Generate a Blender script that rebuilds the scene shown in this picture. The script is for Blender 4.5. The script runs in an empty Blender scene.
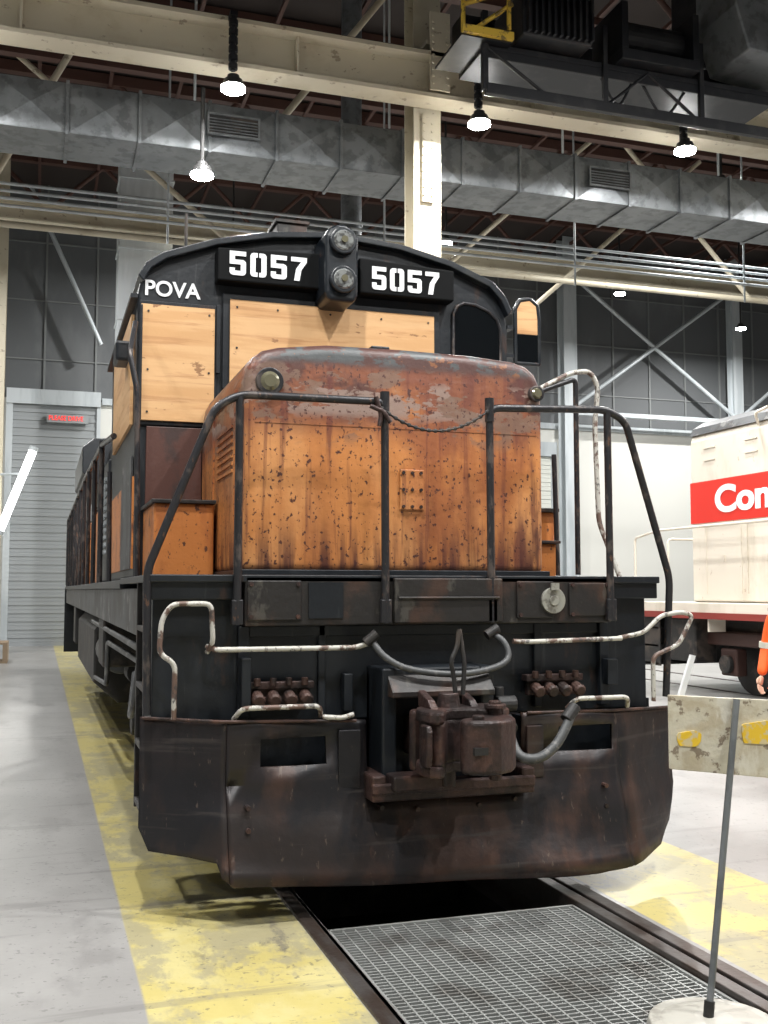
import bpy, bmesh, math, random
from mathutils import Vector, Matrix
random.seed(7)
S=bpy.context.scene
COL=S.collection
OX=0.0
PI=math.pi
try:
    S.view_settings.view_transform='Standard'; S.view_settings.look='None'
except Exception: pass

# ------------------------------------------------------------------ materials
MATS={}
def mat(name, base, rough=.6, metal=0.0, layers=(), bump=0.0, bscale=30, emit=None, estr=0, bstretch=(1,1,1), spec=None):
    if name in MATS: return MATS[name]
    m=bpy.data.materials.new(name); m.use_nodes=True
    nt=m.node_tree; N=nt.nodes; Lk=nt.links
    bs=N['Principled BSDF']
    bs.inputs['Roughness'].default_value=rough
    bs.inputs['Metallic'].default_value=metal
    if spec is not None: bs.inputs['Specular IOR Level'].default_value=spec
    tc=N.new('ShaderNodeTexCoord')
    sep=N.new('ShaderNodeSeparateXYZ'); Lk.new(tc.outputs['Object'],sep.inputs[0])
    rgb=N.new('ShaderNodeRGB'); rgb.outputs[0].default_value=(*base,1)
    cur=rgb.outputs[0]
    def mr(src,a,b,c=0,d=1):
        n=N.new('ShaderNodeMapRange'); n.interpolation_type='SMOOTHSTEP'
        Lk.new(src,n.inputs['Value'])
        if a>b: a,b,c,d=b,a,d,c
        n.inputs['From Min'].default_value=a; n.inputs['From Max'].default_value=b
        n.inputs['To Min'].default_value=c; n.inputs['To Max'].default_value=d
        return n.outputs['Result']
    def mul(a,b):
        n=N.new('ShaderNodeMath'); n.operation='MULTIPLY'
        for i,v in enumerate((a,b)):
            if isinstance(v,(int,float)): n.inputs[i].default_value=v
            else: Lk.new(v,n.inputs[i])
        return n.outputs[0]
    for k,l in enumerate(layers):
        f=None
        if l.get('s'):
            mp=N.new('ShaderNodeMapping'); Lk.new(tc.outputs['Object'],mp.inputs[0])
            mp.inputs['Scale'].default_value=l['s']; mp.inputs['Location'].default_value=(k*3.7+l.get('o',0),k*1.9,k*2.3)
            no=N.new('ShaderNodeTexNoise'); Lk.new(mp.outputs[0],no.inputs['Vector'])
            no.inputs['Scale'].default_value=1; no.inputs['Detail'].default_value=l.get('d',6); no.inputs['Roughness'].default_value=l.get('r',.6)
            f=mr(no.outputs['Fac'],l['lo'],l['hi'])
        for ax,key in enumerate(('xr','yr','zr')):
            if key in l:
                a=l[key]
                g=mr(sep.outputs[ax],a[0],a[1])
                if len(a)==4: g=mul(g,mr(sep.outputs[ax],a[2],a[3],1,0))
                f=g if f is None else mul(f,g)
        f=mul(f,l.get('a',1.0))
        mx=N.new('ShaderNodeMix'); mx.data_type='RGBA'
        Lk.new(f,mx.inputs[0]); Lk.new(cur,mx.inputs[6]); mx.inputs[7].default_value=(*l['c'],1)
        cur=mx.outputs[2]
    Lk.new(cur,bs.inputs['Base Color'])
    if bump>0:
        mp=N.new('ShaderNodeMapping'); Lk.new(tc.outputs['Object'],mp.inputs[0]); mp.inputs['Scale'].default_value=bstretch
        no=N.new('ShaderNodeTexNoise'); Lk.new(mp.outputs[0],no.inputs['Vector']); no.inputs['Scale'].default_value=bscale; no.inputs['Detail'].default_value=5
        bu=N.new('ShaderNodeBump'); bu.inputs['Strength'].default_value=bump; bu.inputs['Distance'].default_value=.01
        Lk.new(no.outputs['Fac'],bu.inputs['Height']); Lk.new(bu.outputs[0],bs.inputs['Normal'])
    if emit:
        bs.inputs['Emission Color'].default_value=(*emit,1); bs.inputs['Emission Strength'].default_value=estr
    MATS[name]=m
    return m

M_nose=mat('nose_weathered_orange_paint',(.50,.195,.055),.45,0,[
  dict(c=(.60,.29,.11),s=(2.2,2.2,1.2),lo=.42,hi=.66,a=.7),
  dict(c=(.33,.11,.034),s=(4,4,.7),lo=.44,hi=.68,a=.6),
  dict(c=(.24,.07,.026),s=(1.5,1.5,1.1),lo=.48,hi=.64,a=.7,o=2),
  dict(c=(.17,.052,.028),s=(1.6,1.6,2.2),lo=.26,hi=.48,a=.88,zr=(2.46,2.68)),
  dict(c=(.065,.026,.022),s=(2.6,2.6,3.2),lo=.52,hi=.62,a=.85,zr=(2.52,2.75),o=7),
  dict(c=(.11,.026,.02),s=(19,19,.9),lo=.52,hi=.67,a=.7,zr=(1.75,1.95)),
  dict(c=(.10,.026,.022),s=(6,6,1.0),lo=.48,hi=.64,a=.8,xr=(2.05,2.6),o=5),
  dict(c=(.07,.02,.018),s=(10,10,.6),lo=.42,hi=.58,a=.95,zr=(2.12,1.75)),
  dict(c=(.05,.018,.016),s=(5,5,1.6),lo=.48,hi=.6,a=.9,xr=(2.80,2.93)),
  dict(c=(.25,.18,.15),s=(3.2,3.2,8),lo=.51,hi=.54,a=.9,zr=(2.62,2.70,2.84,2.92),d=5),
  dict(c=(.17,.105,.075),s=(4.2,4.2,9),lo=.53,hi=.56,a=.8,zr=(2.45,2.60,2.96,3.0),d=5,o=11),
  dict(c=(.06,.018,.015),s=(42,42,34),lo=.60,hi=.65,a=.95,d=3),
  dict(c=(.055,.02,.018),s=(17,17,13),lo=.63,hi=.67,a=.95,d=4),
  dict(c=(.070,.030,.025),zr=(2.92,2.985),a=.97,s=(4,4,4),lo=.1,hi=.3),
  dict(c=(.07,.085,.09),zr=(2.94,3.0),s=(5,5,9),lo=.50,hi=.55,a=.85),
  dict(c=(.26,.10,.035),zr=(2.94,2.98),s=(8,8,12),lo=.60,hi=.64,a=.7,o=4),
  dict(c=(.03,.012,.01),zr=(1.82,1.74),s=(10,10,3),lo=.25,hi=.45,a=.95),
 ],bump=.3,bscale=22)
M_orange=mat('orange_locomotive_paint',(.50,.175,.04),.5,0,[
  dict(c=(.28,.08,.025),s=(5,5,1.6),lo=.48,hi=.66,a=.75),
  dict(c=(.05,.018,.014),s=(25,25,20),lo=.60,hi=.65,a=.9),
  dict(c=(.06,.02,.015),s=(3,3,3),lo=.57,hi=.64,a=.8)],bump=.25)
M_black=mat('black_locomotive_paint',(.007,.0095,.013),.42,0,[
  dict(c=(.017,.020,.024),s=(2,2,1),lo=.45,hi=.7,a=.8),
  dict(c=(.05,.026,.018),s=(7,7,2.5),lo=.60,hi=.70,a=.6),
  dict(c=(.045,.046,.048),s=(18,18,1.5),lo=.62,hi=.72,a=.5)],bump=.25,bscale=18,spec=.4)
M_numblk=mat('number_board_black',(.003,.0035,.004),.6,spec=.12)
M_roofblk=mat('black_roof_paint',(.006,.009,.013),.32,0,[
  dict(c=(.03,.032,.032),s=(3,3,3),lo=.54,hi=.7,a=.7),
  dict(c=(.09,.045,.03),s=(14,14,14),lo=.64,hi=.69,a=.7)],bump=.2,bscale=12)
M_brownblk=mat('grimy_rusty_black',(.014,.0125,.012),.5,.1,[
  dict(c=(.055,.028,.019),s=(4,4,3),lo=.50,hi=.66,a=.8),
  dict(c=(.075,.07,.06),s=(9,9,5),lo=.58,hi=.66,a=.6)],bump=.4,bscale=22)
M_pilot=mat('rusty_pilot_plate',(.020,.0155,.015),.40,.25,[
  dict(c=(.055,.029,.022),s=(1.1,1.1,1.5),lo=.42,hi=.64,a=.9),
  dict(c=(.08,.04,.027),s=(7,7,1.1),lo=.60,hi=.71,a=.6),
  dict(c=(.13,.06,.036),s=(12,12,12),lo=.46,hi=.58,a=.85,zr=(.945,.985)),
  dict(c=(.07,.034,.024),s=(6,6,6),lo=.4,hi=.6,a=.8,zr=(.30,.12)),
  dict(c=(.008,.009,.012),s=(2.2,2.2,1.0),lo=.50,hi=.60,a=.8,o=9),
  dict(c=(.05,.043,.04),s=(.9,.9,14),lo=.58,hi=.68,a=.6,o=3),
  dict(c=(.10,.075,.06),s=(30,30,9),lo=.64,hi=.69,a=.6)],bump=.6,bscale=7)
M_rust=mat('brown_rust_steel',(.046,.026,.023),.45,.3,[
  dict(c=(.09,.046,.035),s=(9,9,9),lo=.5,hi=.66,a=.7),
  dict(c=(.016,.012,.012),s=(5,5,5),lo=.47,hi=.58,a=.85)],bump=.6,bscale=40)
M_rustl=mat('bright_rust_steel',(.06,.032,.025),.6,.2,[
  dict(c=(.11,.055,.04),s=(9,9,9),lo=.5,hi=.66,a=.7),
  dict(c=(.018,.013,.012),s=(7,7,7),lo=.46,hi=.58,a=.85)],bump=.5,bscale=40)
M_rail=mat('handrail_worn_black',(.022,.022,.025),.38,.3,[
  dict(c=(.11,.09,.08),s=(12,12,6),lo=.52,hi=.62,a=.7),
  dict(c=(.13,.07,.045),s=(30,30,12),lo=.61,hi=.67,a=.8)],bump=.2)
M_railw=mat('handrail_chipped_white',(.46,.45,.41),.5,.1,[
  dict(c=(.09,.04,.025),s=(14,14,10),lo=.50,hi=.58,a=.9),
  dict(c=(.05,.045,.045),s=(30,30,20),lo=.56,hi=.62,a=.8)],bump=.2)
M_ply=mat('plywood',(.54,.305,.13),.6,0,[
  dict(c=(.63,.39,.19),s=(.9,.9,9),lo=.4,hi=.6,a=.8,d=8),
  dict(c=(.42,.21,.085),s=(1.1,1.1,16),lo=.54,hi=.64,a=.7,d=8),
  dict(c=(.22,.10,.04),s=(6,6,12),lo=.64,hi=.68,a=.85)],bump=.1)
M_darkpane=mat('dark_glass_and_opening',(.004,.005,.006),.12)  # window glass, and the dark pane drawn for the open cab window
M_lens=mat('headlight_lens',(.45,.47,.46),.08,.6,[dict(c=(.08,.08,.08),s=(20,20,20),lo=.46,hi=.56,a=.8)])
M_amber=mat('class_light_lens',(.16,.15,.10),.12,.3)
M_hose=mat('grey_rubber_hose',(.055,.058,.06),.5,0,[dict(c=(.16,.155,.15),s=(20,20,20),lo=.55,hi=.65,a=.6)])
M_white=mat('white_stencil_paint',(.78,.80,.82),.5,0,[dict(c=(.3,.3,.3),s=(25,25,25),lo=.64,hi=.70,a=.6)])
M_disc=mat('dull_aluminium_disc',(.34,.34,.30),.4,.4,[dict(c=(.10,.09,.075),s=(15,15,15),lo=.48,hi=.60,a=.7)])
M_steel=mat('worn_rail_steel',(.11,.10,.095),.35,.6,[dict(c=(.06,.04,.03),s=(6,2,6),lo=.42,hi=.58,a=.8)],bump=.2)
M_grate=mat('galvanised_grating',(.33,.34,.33),.4,.4,[dict(c=(.13,.115,.10),s=(3,3,3),lo=.50,hi=.66,a=.6)])
M_galv=mat('galvanised_duct',(.18,.195,.205),.42,.45,[
  dict(c=(.25,.265,.275),s=(1.2,1.2,1.2),lo=.45,hi=.6,a=.7),
  dict(c=(.10,.108,.115),s=(5,5,5),lo=.48,hi=.6,a=.6)],bump=.15,bscale=4)
M_galvl=mat('pale_galvanised_steel',(.52,.56,.58),.45,.15,[dict(c=(.38,.42,.44),s=(2,2,.3),lo=.45,hi=.6,a=.7)])
M_galvb=mat('bright_galvanised_duct',(.72,.77,.80),.5,.05,[dict(c=(.58,.63,.66),s=(2,2,.3),lo=.45,hi=.6,a=.7)])
M_cream=mat('cream_painted_steel',(.58,.53,.41),.5,0,[
  dict(c=(.46,.40,.28),s=(1.5,1.5,1.5),lo=.50,hi=.66,a=.6),
  dict(c=(.16,.11,.07),s=(6,6,9),lo=.62,hi=.68,a=.6)],bump=.05)
M_crane=mat('crane_black_steel',(.010,.011,.014),.45,.2,[dict(c=(.03,.03,.031),s=(3,3,3),lo=.5,hi=.6,a=.6)])
M_yel=mat('safety_yellow_paint',(.62,.42,.05),.5,0,[dict(c=(.10,.07,.03),s=(8,8,8),lo=.52,hi=.57,a=.85)])
M_joist=mat('red_oxide_joist',(.085,.04,.03),.6)
M_ceil=mat('dark_roof_deck',(.035,.026,.023),.8)
M_pit=mat('oily_pit_concrete',(.02,.019,.018),.7,0,[dict(c=(.01,.009,.009),s=(2,2,2),lo=.45,hi=.6,a=.8)])
YEL=(.47,.40,.145)
M_floor=mat('painted_concrete_floor',(.255,.25,.242),.32,0,[
  dict(c=(.32,.315,.305),s=(.7,.5,1),lo=.42,hi=.62,a=.8),
  dict(c=(.18,.175,.17),s=(2.2,1.1,1),lo=.55,hi=.68,a=.6),
  dict(c=YEL,s=(1.2,1.2,1),lo=.15,hi=.3,a=.97,xr=(.43,.45,1.26,1.27)),
  dict(c=YEL,s=(1.2,1.2,1),lo=.15,hi=.3,a=.97,xr=(2.96,2.97,3.93,3.95)),
  dict(c=(.52,.47,.24),s=(3,3,1),lo=.45,hi=.62,a=.6,xr=(.43,.45,1.26,1.27)),
  dict(c=(.30,.275,.18),s=(2.6,1.6,1),lo=.47,hi=.57,a=.8,xr=(.43,.45,1.26,1.27),r=.7),
  dict(c=(.30,.275,.18),s=(2.6,1.6,1),lo=.47,hi=.57,a=.8,xr=(2.96,2.97,3.93,3.95),r=.7),
  dict(c=(.15,.138,.115),s=(5,2,1),lo=.57,hi=.66,a=.7,xr=(.43,.9,2.9,3.95),r=.7),
  dict(c=(.09,.088,.085),s=(28,28,1),lo=.60,hi=.67,a=.55),
  dict(c=(.14,.135,.13),s=(.5,7,1),lo=.58,hi=.66,a=.4)],bump=.06,bscale=30)
M_wall=mat('back_wall_paint',(.62,.62,.58),.7,0,[
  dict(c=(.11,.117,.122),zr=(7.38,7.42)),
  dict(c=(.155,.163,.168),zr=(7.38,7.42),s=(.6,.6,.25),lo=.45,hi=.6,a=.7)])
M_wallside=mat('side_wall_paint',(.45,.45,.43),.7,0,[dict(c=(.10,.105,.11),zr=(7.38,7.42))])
M_door=mat('grey_shutter_slats',(.30,.32,.33),.5,.1)
M_doorw=mat('pale_shutter_slats',(.62,.63,.58),.5)
M_whitepaint=mat('cream_white_locomotive_paint',(.62,.57,.49),.4,0,[
  dict(c=(.48,.43,.34),s=(2,2,.8),lo=.5,hi=.66,a=.6),
  dict(c=(.3,.2,.14),s=(12,12,8),lo=.65,hi=.7,a=.6)],bump=.05)
M_red=mat('red_stripe_paint',(.58,.022,.012),.4)
M_dark=mat('dark_underframe',(.016,.0155,.0155),.55,.1,[dict(c=(.07,.055,.045),s=(3,3,3),lo=.50,hi=.62,a=.7)],bump=.3)
M_grey=mat('greyish_frame_paint',(.06,.063,.066),.5,0,[dict(c=(.022,.018,.016),s=(3,3,2),lo=.48,hi=.6,a=.8),dict(c=(.20,.20,.19),s=(5,5,5),lo=.58,hi=.66,a=.7)],bump=.2)
M_lamp=mat('lamp_emitter',(1,1,1),.5,emit=(1,.99,.96),estr=120)
M_tube=mat('fluorescent_emitter',(1,1,1),.5,emit=(.95,1,.97),estr=5)
M_lampbody=mat('lamp_housing',(.05,.05,.05),.4,.5)
M_ledred=mat('red_led_sign',(.3,.01,.01),.5,emit=(1,.05,.04),estr=1.6)
M_wood=mat('pallet_wood',(.32,.24,.16),.7,0,[dict(c=(.18,.12,.07),s=(6,6,2),lo=.5,hi=.6,a=.7)])
M_sign=mat('weathered_sign_board',(.56,.53,.43),.6,0,[
  dict(c=(.44,.38,.27),s=(6,6,9),lo=.45,hi=.6,a=.8),
  dict(c=(.17,.125,.085),s=(16,16,20),lo=.58,hi=.64,a=.85),
  dict(c=(.66,.64,.56),s=(9,9,4),lo=.54,hi=.64,a=.8)],bump=.3)
M_signy=mat('yellow_paint_splash',(.75,.50,.03),.5,0,[dict(c=(.56,.50,.34),s=(26,26,26),lo=.50,hi=.58,a=.85)])
M_vest=mat('hi_vis_orange_fabric',(.95,.14,.02),.7,0,bump=.2,bscale=20)
M_refl=mat('reflective_tape',(.75,.78,.7),.3,.2)
M_pants=mat('navy_work_trousers',(.03,.04,.07),.8)
M_skin=mat('skin',(.62,.38,.27),.5)
M_hair=mat('brown_hair',(.05,.03,.02),.6)
M_boot=mat('leather_boot',(.07,.04,.025),.5)
M_eye=mat('eye',(.02,.02,.02),.1)
M_plast=mat('grey_plastic_base',(.36,.35,.31),.4,0,[dict(c=(.20,.19,.165),s=(7,7,7),lo=.5,hi=.6,a=.7)])

# ------------------------------------------------------------------ builders
def empty(name,loc):
    e=bpy.data.objects.new(name,None); e.location=loc; e.empty_display_size=.3; COL.objects.link(e)
    return e
def fin(ob,parent):
    COL.objects.link(ob)
    if parent is not None:
        ob.parent=parent; ob.matrix_parent_inverse=Matrix.Translation(parent.location).inverted()
    return ob
def from_bm(name,bm,m,parent=None,bevel=0,seg=2,smooth=False,angle=40):
    bmesh.ops.recalc_face_normals(bm,faces=bm.faces[:])
    me=bpy.data.meshes.new(name); bm.to_mesh(me); bm.free()
    if smooth:
        for p in me.polygons: p.use_smooth=True
    for mm in (m if isinstance(m,(list,tuple)) else [m]): me.materials.append(mm)
    ob=bpy.data.objects.new(name,me); fin(ob,parent)
    if bevel>0:
        md=ob.modifiers.new('bevel','BEVEL'); md.width=bevel; md.segments=seg; md.limit_method='ANGLE'; md.angle_limit=math.radians(angle)
    return ob
def bbox(bm,x0,x1,y0,y1,z0,z1,mi=0):
    x0+=OX;x1+=OX
    v=[bm.verts.new(c) for c in ((x0,y0,z0),(x1,y0,z0),(x1,y1,z0),(x0,y1,z0),(x0,y0,z1),(x1,y0,z1),(x1,y1,z1),(x0,y1,z1))]
    for f in ((0,3,2,1),(4,5,6,7),(0,1,5,4),(1,2,6,5),(2,3,7,6),(3,0,4,7)):
        bm.faces.new([v[i] for i in f]).material_index=mi
def boxes(name,lst,m,parent=None,bevel=0.0,seg=2):
    bm=bmesh.new()
    for b in lst: bbox(bm,*b)
    return from_bm(name,bm,m,parent,bevel,seg)
def bcyl(bm,p0,p1,r,r2=None,n=16):
    p0=Vector(p0)+Vector((OX,0,0)); p1=Vector(p1)+Vector((OX,0,0)); d=p1-p0
    r2=r if r2 is None else r2
    q=d.to_track_quat('Z','Y').to_matrix().to_4x4()
    bmesh.ops.create_cone(bm,cap_ends=True,segments=n,radius1=r,radius2=r2,depth=d.length,matrix=Matrix.Translation((p0+p1)/2)@q)
def cyls(name,lst,m,parent=None,n=16,bevel=0):
    bm=bmesh.new()
    for c in lst: bcyl(bm,c[0],c[1],c[2],c[3] if len(c)>3 else None,n)
    ob=from_bm(name,bm,m,parent,bevel)
    return ob
def prism(name,pts,y0,y1,m,parent=None,bevel=0,seg=3,axis='Y',smooth=False,angle=50):
    polys=pts if isinstance(pts[0][0],(tuple,list)) else [pts]
    bm=bmesh.new()
    if axis=='Y': f=lambda p,t:(p[0]+OX,t,p[1])
    elif axis=='X': f=lambda p,t:(t+OX,p[0],p[1])
    else: f=lambda p,t:(p[0]+OX,p[1],t)
    for pts in polys:
        a=[bm.verts.new(f(p,y0)) for p in pts]; b=[bm.verts.new(f(p,y1)) for p in pts]
        bm.faces.new(a); bm.faces.new(b[::-1]); n=len(pts)
        for i in range(n): bm.faces.new((a[i],b[i],b[(i+1)%n],a[(i+1)%n]))
    return from_bm(name,bm,m,parent,bevel,seg,smooth,angle)
def fillet(pts,r,k=5):
    P=[Vector(p) for p in pts]
    if r<=0: return P
    out=[P[0]]
    for i in range(1,len(P)-1):
        a=P[i-1]-P[i]; b=P[i+1]-P[i]; rr=min(r,a.length*.45,b.length*.45)
        A=P[i]+a.normalized()*rr; B=P[i]+b.normalized()*rr
        for j in range(k+1):
            t=j/k; out.append(A*(1-t)**2+P[i]*2*t*(1-t)+B*t*t)
    out.append(P[-1]); return out
def tube(name,paths,r,m,parent=None,fr=.06,res=3):
    if not isinstance(paths[0][0],(tuple,list,Vector)): paths=[paths]
    cu=bpy.data.curves.new(name,'CURVE'); cu.dimensions='3D'; cu.bevel_depth=r; cu.bevel_resolution=res; cu.use_fill_caps=True
    for pts in paths:
        P=fillet(pts,fr); sp=cu.splines.new('POLY'); sp.points.add(len(P)-1)
        for i,p in enumerate(P): sp.points[i].co=(p[0]+OX,p[1],p[2],1)
    cu.materials.append(m)
    ob=bpy.data.objects.new(name,cu); return fin(ob,parent)
def bez(pts,n=24):
    P=[Vector(p) for p in pts]; P=[P[0]*2-P[1]]+P+[P[-1]*2-P[-2]]; out=[]
    for i in range(1,len(P)-2):
        for j in range(n//(len(P)-3)+1):
            t=j/(n//(len(P)-3)+1)
            a,b,c,d=P[i-1:i+3]
            out.append(.5*((2*b)+(c-a)*t+(2*a-5*b+4*c-d)*t*t+(3*b-a-3*c+d)*t**3))
    out.append(P[-2]); return out
def text(name,s,size,loc,mtx,m,parent=None,ext=.003,off=0,sx=1,align='LEFT',space=1):
    cu=bpy.data.curves.new(name,'FONT'); cu.body=s; cu.size=size; cu.extrude=ext; cu.offset=off; cu.align_x=align; cu.space_character=space
    cu.materials.append(m)
    ob=bpy.data.objects.new(name,cu)
    M=Matrix(mtx).transposed().to_4x4()
    COL.objects.link(ob)
    if parent is not None:
        ob.parent=parent; ob.matrix_parent_inverse=Matrix.Translation(parent.location).inverted()
    ob.matrix_basis=Matrix.Translation(Vector(loc)+Vector((OX,0,0)))@M@Matrix.Diagonal((sx,1,1,1))
    return ob
FR=((1,0,0),(0,0,1),(0,-1,0))      # facing -Y
LF=((0,-1,0),(0,0,1),(-1,0,0))     # facing -X
DG={'5':[[(0,1.5),(1,1.5),(1,1.22),(.32,1.22),(.32,.97),(.8,.97),(.93,.92),(1,.8),(1,.17),(.93,.05),(.8,0),(.2,0),(.07,.05),(0,.17),(0,.45),(.32,.45),(.32,.28),(.68,.28),(.68,.69),(0,.69)]],
 '0':[[(.45,1.5),(.2,1.5),(.07,1.45),(0,1.33),(0,.17),(.07,.05),(.2,0),(.45,0),(.45,.28),(.32,.28),(.32,1.22),(.45,1.22)],
      [(.55,1.5),(.8,1.5),(.93,1.45),(1,1.33),(1,.17),(.93,.05),(.8,0),(.55,0),(.55,.28),(.68,.28),(.68,1.22),(.55,1.22)]],
 '7':[[(0,1.5),(1,1.5),(1,1.2),(.66,.7),(.54,0),(.20,0),(.32,.75),(.64,1.22),(0,1.22)]]}
def digits(name,s,x,y,z,w,gap,h,m,parent):
    pl=[]
    for i,c in enumerate(s):
        for poly in DG[c]: pl.append([(x+i*(w+gap)+a*w,z+b/1.5*h) for a,b in poly])
    return prism(name,pl,y-.006,y,m,parent)

# ------------------------------------------------------------------ room shell
bm=bmesh.new()
for b in [(-12,1.37,-12,33,-.3,0),(2.86,30,-12,33,-.3,0),(1.37,2.86,24.5,33,-.3,0),(1.37,2.86,-12,1.0,-.3,0)]: bbox(bm,*b)
floor=from_bm('floor',bm,M_floor)
boxes('floor_pit',[(1.20,1.36,1.0,24.5,-1.6,-.3),(2.87,3.03,1.0,24.5,-1.6,-.3),(1.2,3.03,1.0,24.5,-1.75,-1.6),(1.2,3.03,.85,1.0,-1.6,-.31),(1.2,3.03,24.5,24.65,-1.6,-.31)],M_pit)
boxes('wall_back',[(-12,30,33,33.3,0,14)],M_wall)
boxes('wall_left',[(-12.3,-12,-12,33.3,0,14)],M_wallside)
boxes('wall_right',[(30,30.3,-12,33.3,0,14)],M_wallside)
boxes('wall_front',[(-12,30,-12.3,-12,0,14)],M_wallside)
boxes('ceiling',[(-12,30,-12,33.3,14,14.2)],M_ceil)
boxes('trim_1',[(x-.03,x+.03,32.95,33,7.45,14) for x in [i*1.5-6 for i in range(24)]]+[(-12,30,32.96,33,z-.02,z+.02) for z in (8.6,10.4,12.2)],mat('wall_seam',(.19,.20,.20),.6))
boxes('trim_2',[(1.7,30,32.9,33,7.3,7.5)],M_galvl)

# doors
e=empty('door_1',(.4,32.9,0))
boxes('shutter_slats',[(-.86,1.55,32.86+.02*(i%2),32.95,i*.12,i*.12+.115) for i in range(60)],M_door,e)
boxes('shutter_frame',[(-1.05,-.86,32.8,32.99,0,7.4),(1.55,1.66,32.8,32.99,0,7.4),(-1.05,1.66,32.75,32.99,7.2,7.65)],M_galvl,e)
e=empty('door_2',(15.8,32.9,0))
boxes('shutter_slats',[(14.6,16.9,32.86+.02*(i%2),32.95,i*.15,i*.15+.14) for i in range(42)],M_doorw,e)
boxes('shutter_frame',[(14.4,14.6,32.8,32.99,0,6.5),(16.9,17.1,32.8,32.99,0,6.5),(14.4,17.1,32.75,32.99,6.3,6.8)],M_galvl,e)
e=empty('led_safety_sign',(.7,32.6,6.9))
boxes('sign_housing',[(.10,1.30,32.70,32.8,6.66,6.92)],M_door,e)
text('sign_text','PLEASE DRIVE',.20,(.15,32.69,6.73),FR,M_ledred,e,sx=.82)

# structural columns
def hcol(name,x,y,w,z1,m,z0=0):
    e=empty(name,(x,y,z0))
    boxes('flanges',[(x-w/2,x+w/2,y-w/2,y-w/2+.03,z0,z1),(x-w/2,x+w/2,y+w/2-.03,y+w/2,z0,z1),(x-.02,x+.02,y-w/2+.03,y+w/2-.03,z0,z1)],m,e)
    boxes('base_plate',[(x-w/2-.06,x+w/2+.06,y-w/2-.06,y+w/2+.06,z0,z0+.03)],m,e)
    return e
c=hcol('steel_column',5.27,14.25,.42,13.95,M_cream)
boxes('column_splice_plate',[(5.18,5.36,14.0,14.04,7.3,8.62),(5.12,5.42,13.5,13.54,8.75,9.9),(5.08,5.46,13.56,13.96,9.44,9.5)],M_cream,c)
cyls('rivets',[((5.27+sx*.06,14.0,z),(5.27+sx*.06,13.98,z),.018) for sx in(-1,1) for z in [7.4+.12*i for i in range(10)]]+[((5.27+sx*.11,13.5,z),(5.27+sx*.11,13.48,z),.02) for sx in(-1,1) for z in [8.85+.1*i for i in range(10)]],M_cream,c,n=8)
c=hcol('steel_column',-1.20,28.7,.45,13.95,M_cream)
hcol('steel_column',17.3,32.3,.5,13.95,M_galvl); hcol('steel_column',24.2,32.3,.4,13.95,M_galvl)
hcol('steel_column',9.9,27,.30,13.95,M_galv)
e=empty('vertical_air_duct',(2.35,26.7,0))
boxes('duct_body',[(1.69,2.99,26.2,27.2,0,13.65)],M_galvb,e)
boxes('duct_flanges',[(1.66,3.02,26.17,27.23,z,z+.05) for z in (2,4.2,6.4,8.3,10.1,11.9,13)],M_galvb,e)

# crane runway girder
e=empty('crane_runway_girder',(9,13.8,9))
boxes('girder_web',[(-12,30,13.74,13.78,8.72,9.25)],M_cream,e)
boxes('girder_flanges',[(-12,30,13.55,13.93,8.66,8.72),(-12,30,13.5,13.93,9.25,9.31)],M_cream,e)
boxes('girder_stiffeners',[(x,x+.03,13.6,13.74,8.72,9.25) for x in [i*3.6-11.2 for i in range(12)]],M_cream,e)
boxes('crane_rail',[(-12,30,13.68,13.76,9.31,9.42)],M_steel,e)
boxes('steel_tie_beam',[(-12,30,25.6,25.75,10.35,10.72),(-12,30,25.45,25.85,10.30,10.35),(-12,30,25.45,25.85,10.72,10.77)],M_cream)
e=empty('ceiling_conduits',(9,19,8.6))
tube('conduit_runs',[[(-12,18.2+.12*i,8.05+.17*i),(29.5,18.2+.12*i,8.05+.17*i)] for i in range(4)],.028,M_galvl,e,0)
tube('conduit_hangers',[[(x,18.3,7.7),(x,18.3,13.9)] for x in range(-10,29,4)],.02,M_galvl,e,0)
tube('conduit_lower_runs',[[(-12,22,9.0),(29.5,22,9.0)]],.07,M_cream,e,0)

# ventilation duct along X
e=empty('ventilation_duct',(9,15.5,8.4))
z0,z1=8.06,8.78
boxes('duct_body',[(-12,29.9,15.0,16.0,z0,z1)],M_galv,e)
boxes('duct_flanges',[(x,x+.045,14.96,16.04,z0-.03,z1+.03) for x in [i*1.0-11.8 for i in range(41)]],M_galv,e)
bm=bmesh.new()
for i in range(41):
    x=i*1.0-11.75
    if x>28.8: break
    v=[bm.verts.new(p) for p in ((x,14.995,z0+.01),(x+.95,14.995,z0+.01),(x+.95,14.995,z1-.01),(x,14.995,z1-.01),(x+.48,14.93,(z0+z1)/2))]
    for a,b in ((0,1),(1,2),(2,3),(3,0)): bm.faces.new((v[a],v[b],v[4]))
from_bm('duct_crossbreak_panels',bm,M_galv,e)
gl=[];gb=[]
for x in (2.20,8.45,15):
    zz=z0+.24
    gb.append((x,x+.72,14.895,14.92,zz,zz+.27))
    gl+= [(x-.03,x+.75,14.87,14.9,zz-.03,zz),(x-.03,x+.75,14.87,14.9,zz+.27,zz+.30),(x-.03,x,14.87,14.9,zz,zz+.27),(x+.72,x+.75,14.87,14.9,zz,zz+.27)]
    gl+= [(x,x+.72,14.875,14.9,zz+.03+.045*k,zz+.042+.045*k) for k in range(5)]
boxes('vent_shade_plates',gb,M_dark,e); boxes('vent_grilles',gl,M_galv,e)  # dark plates behind the grilles stand in for shade inside the vents
tube('duct_hangers',[[(x,15,8.8),(x,15,13.9)] for x in range(-10,29,3)],.02,M_galvl,e,0)
e=empty('flue_pipe',(5.85,20,9))
cyls('flue_sections',[((5.85,20,6.5),(5.85,20,13.9),.21)],M_galv,e,n=24)
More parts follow.
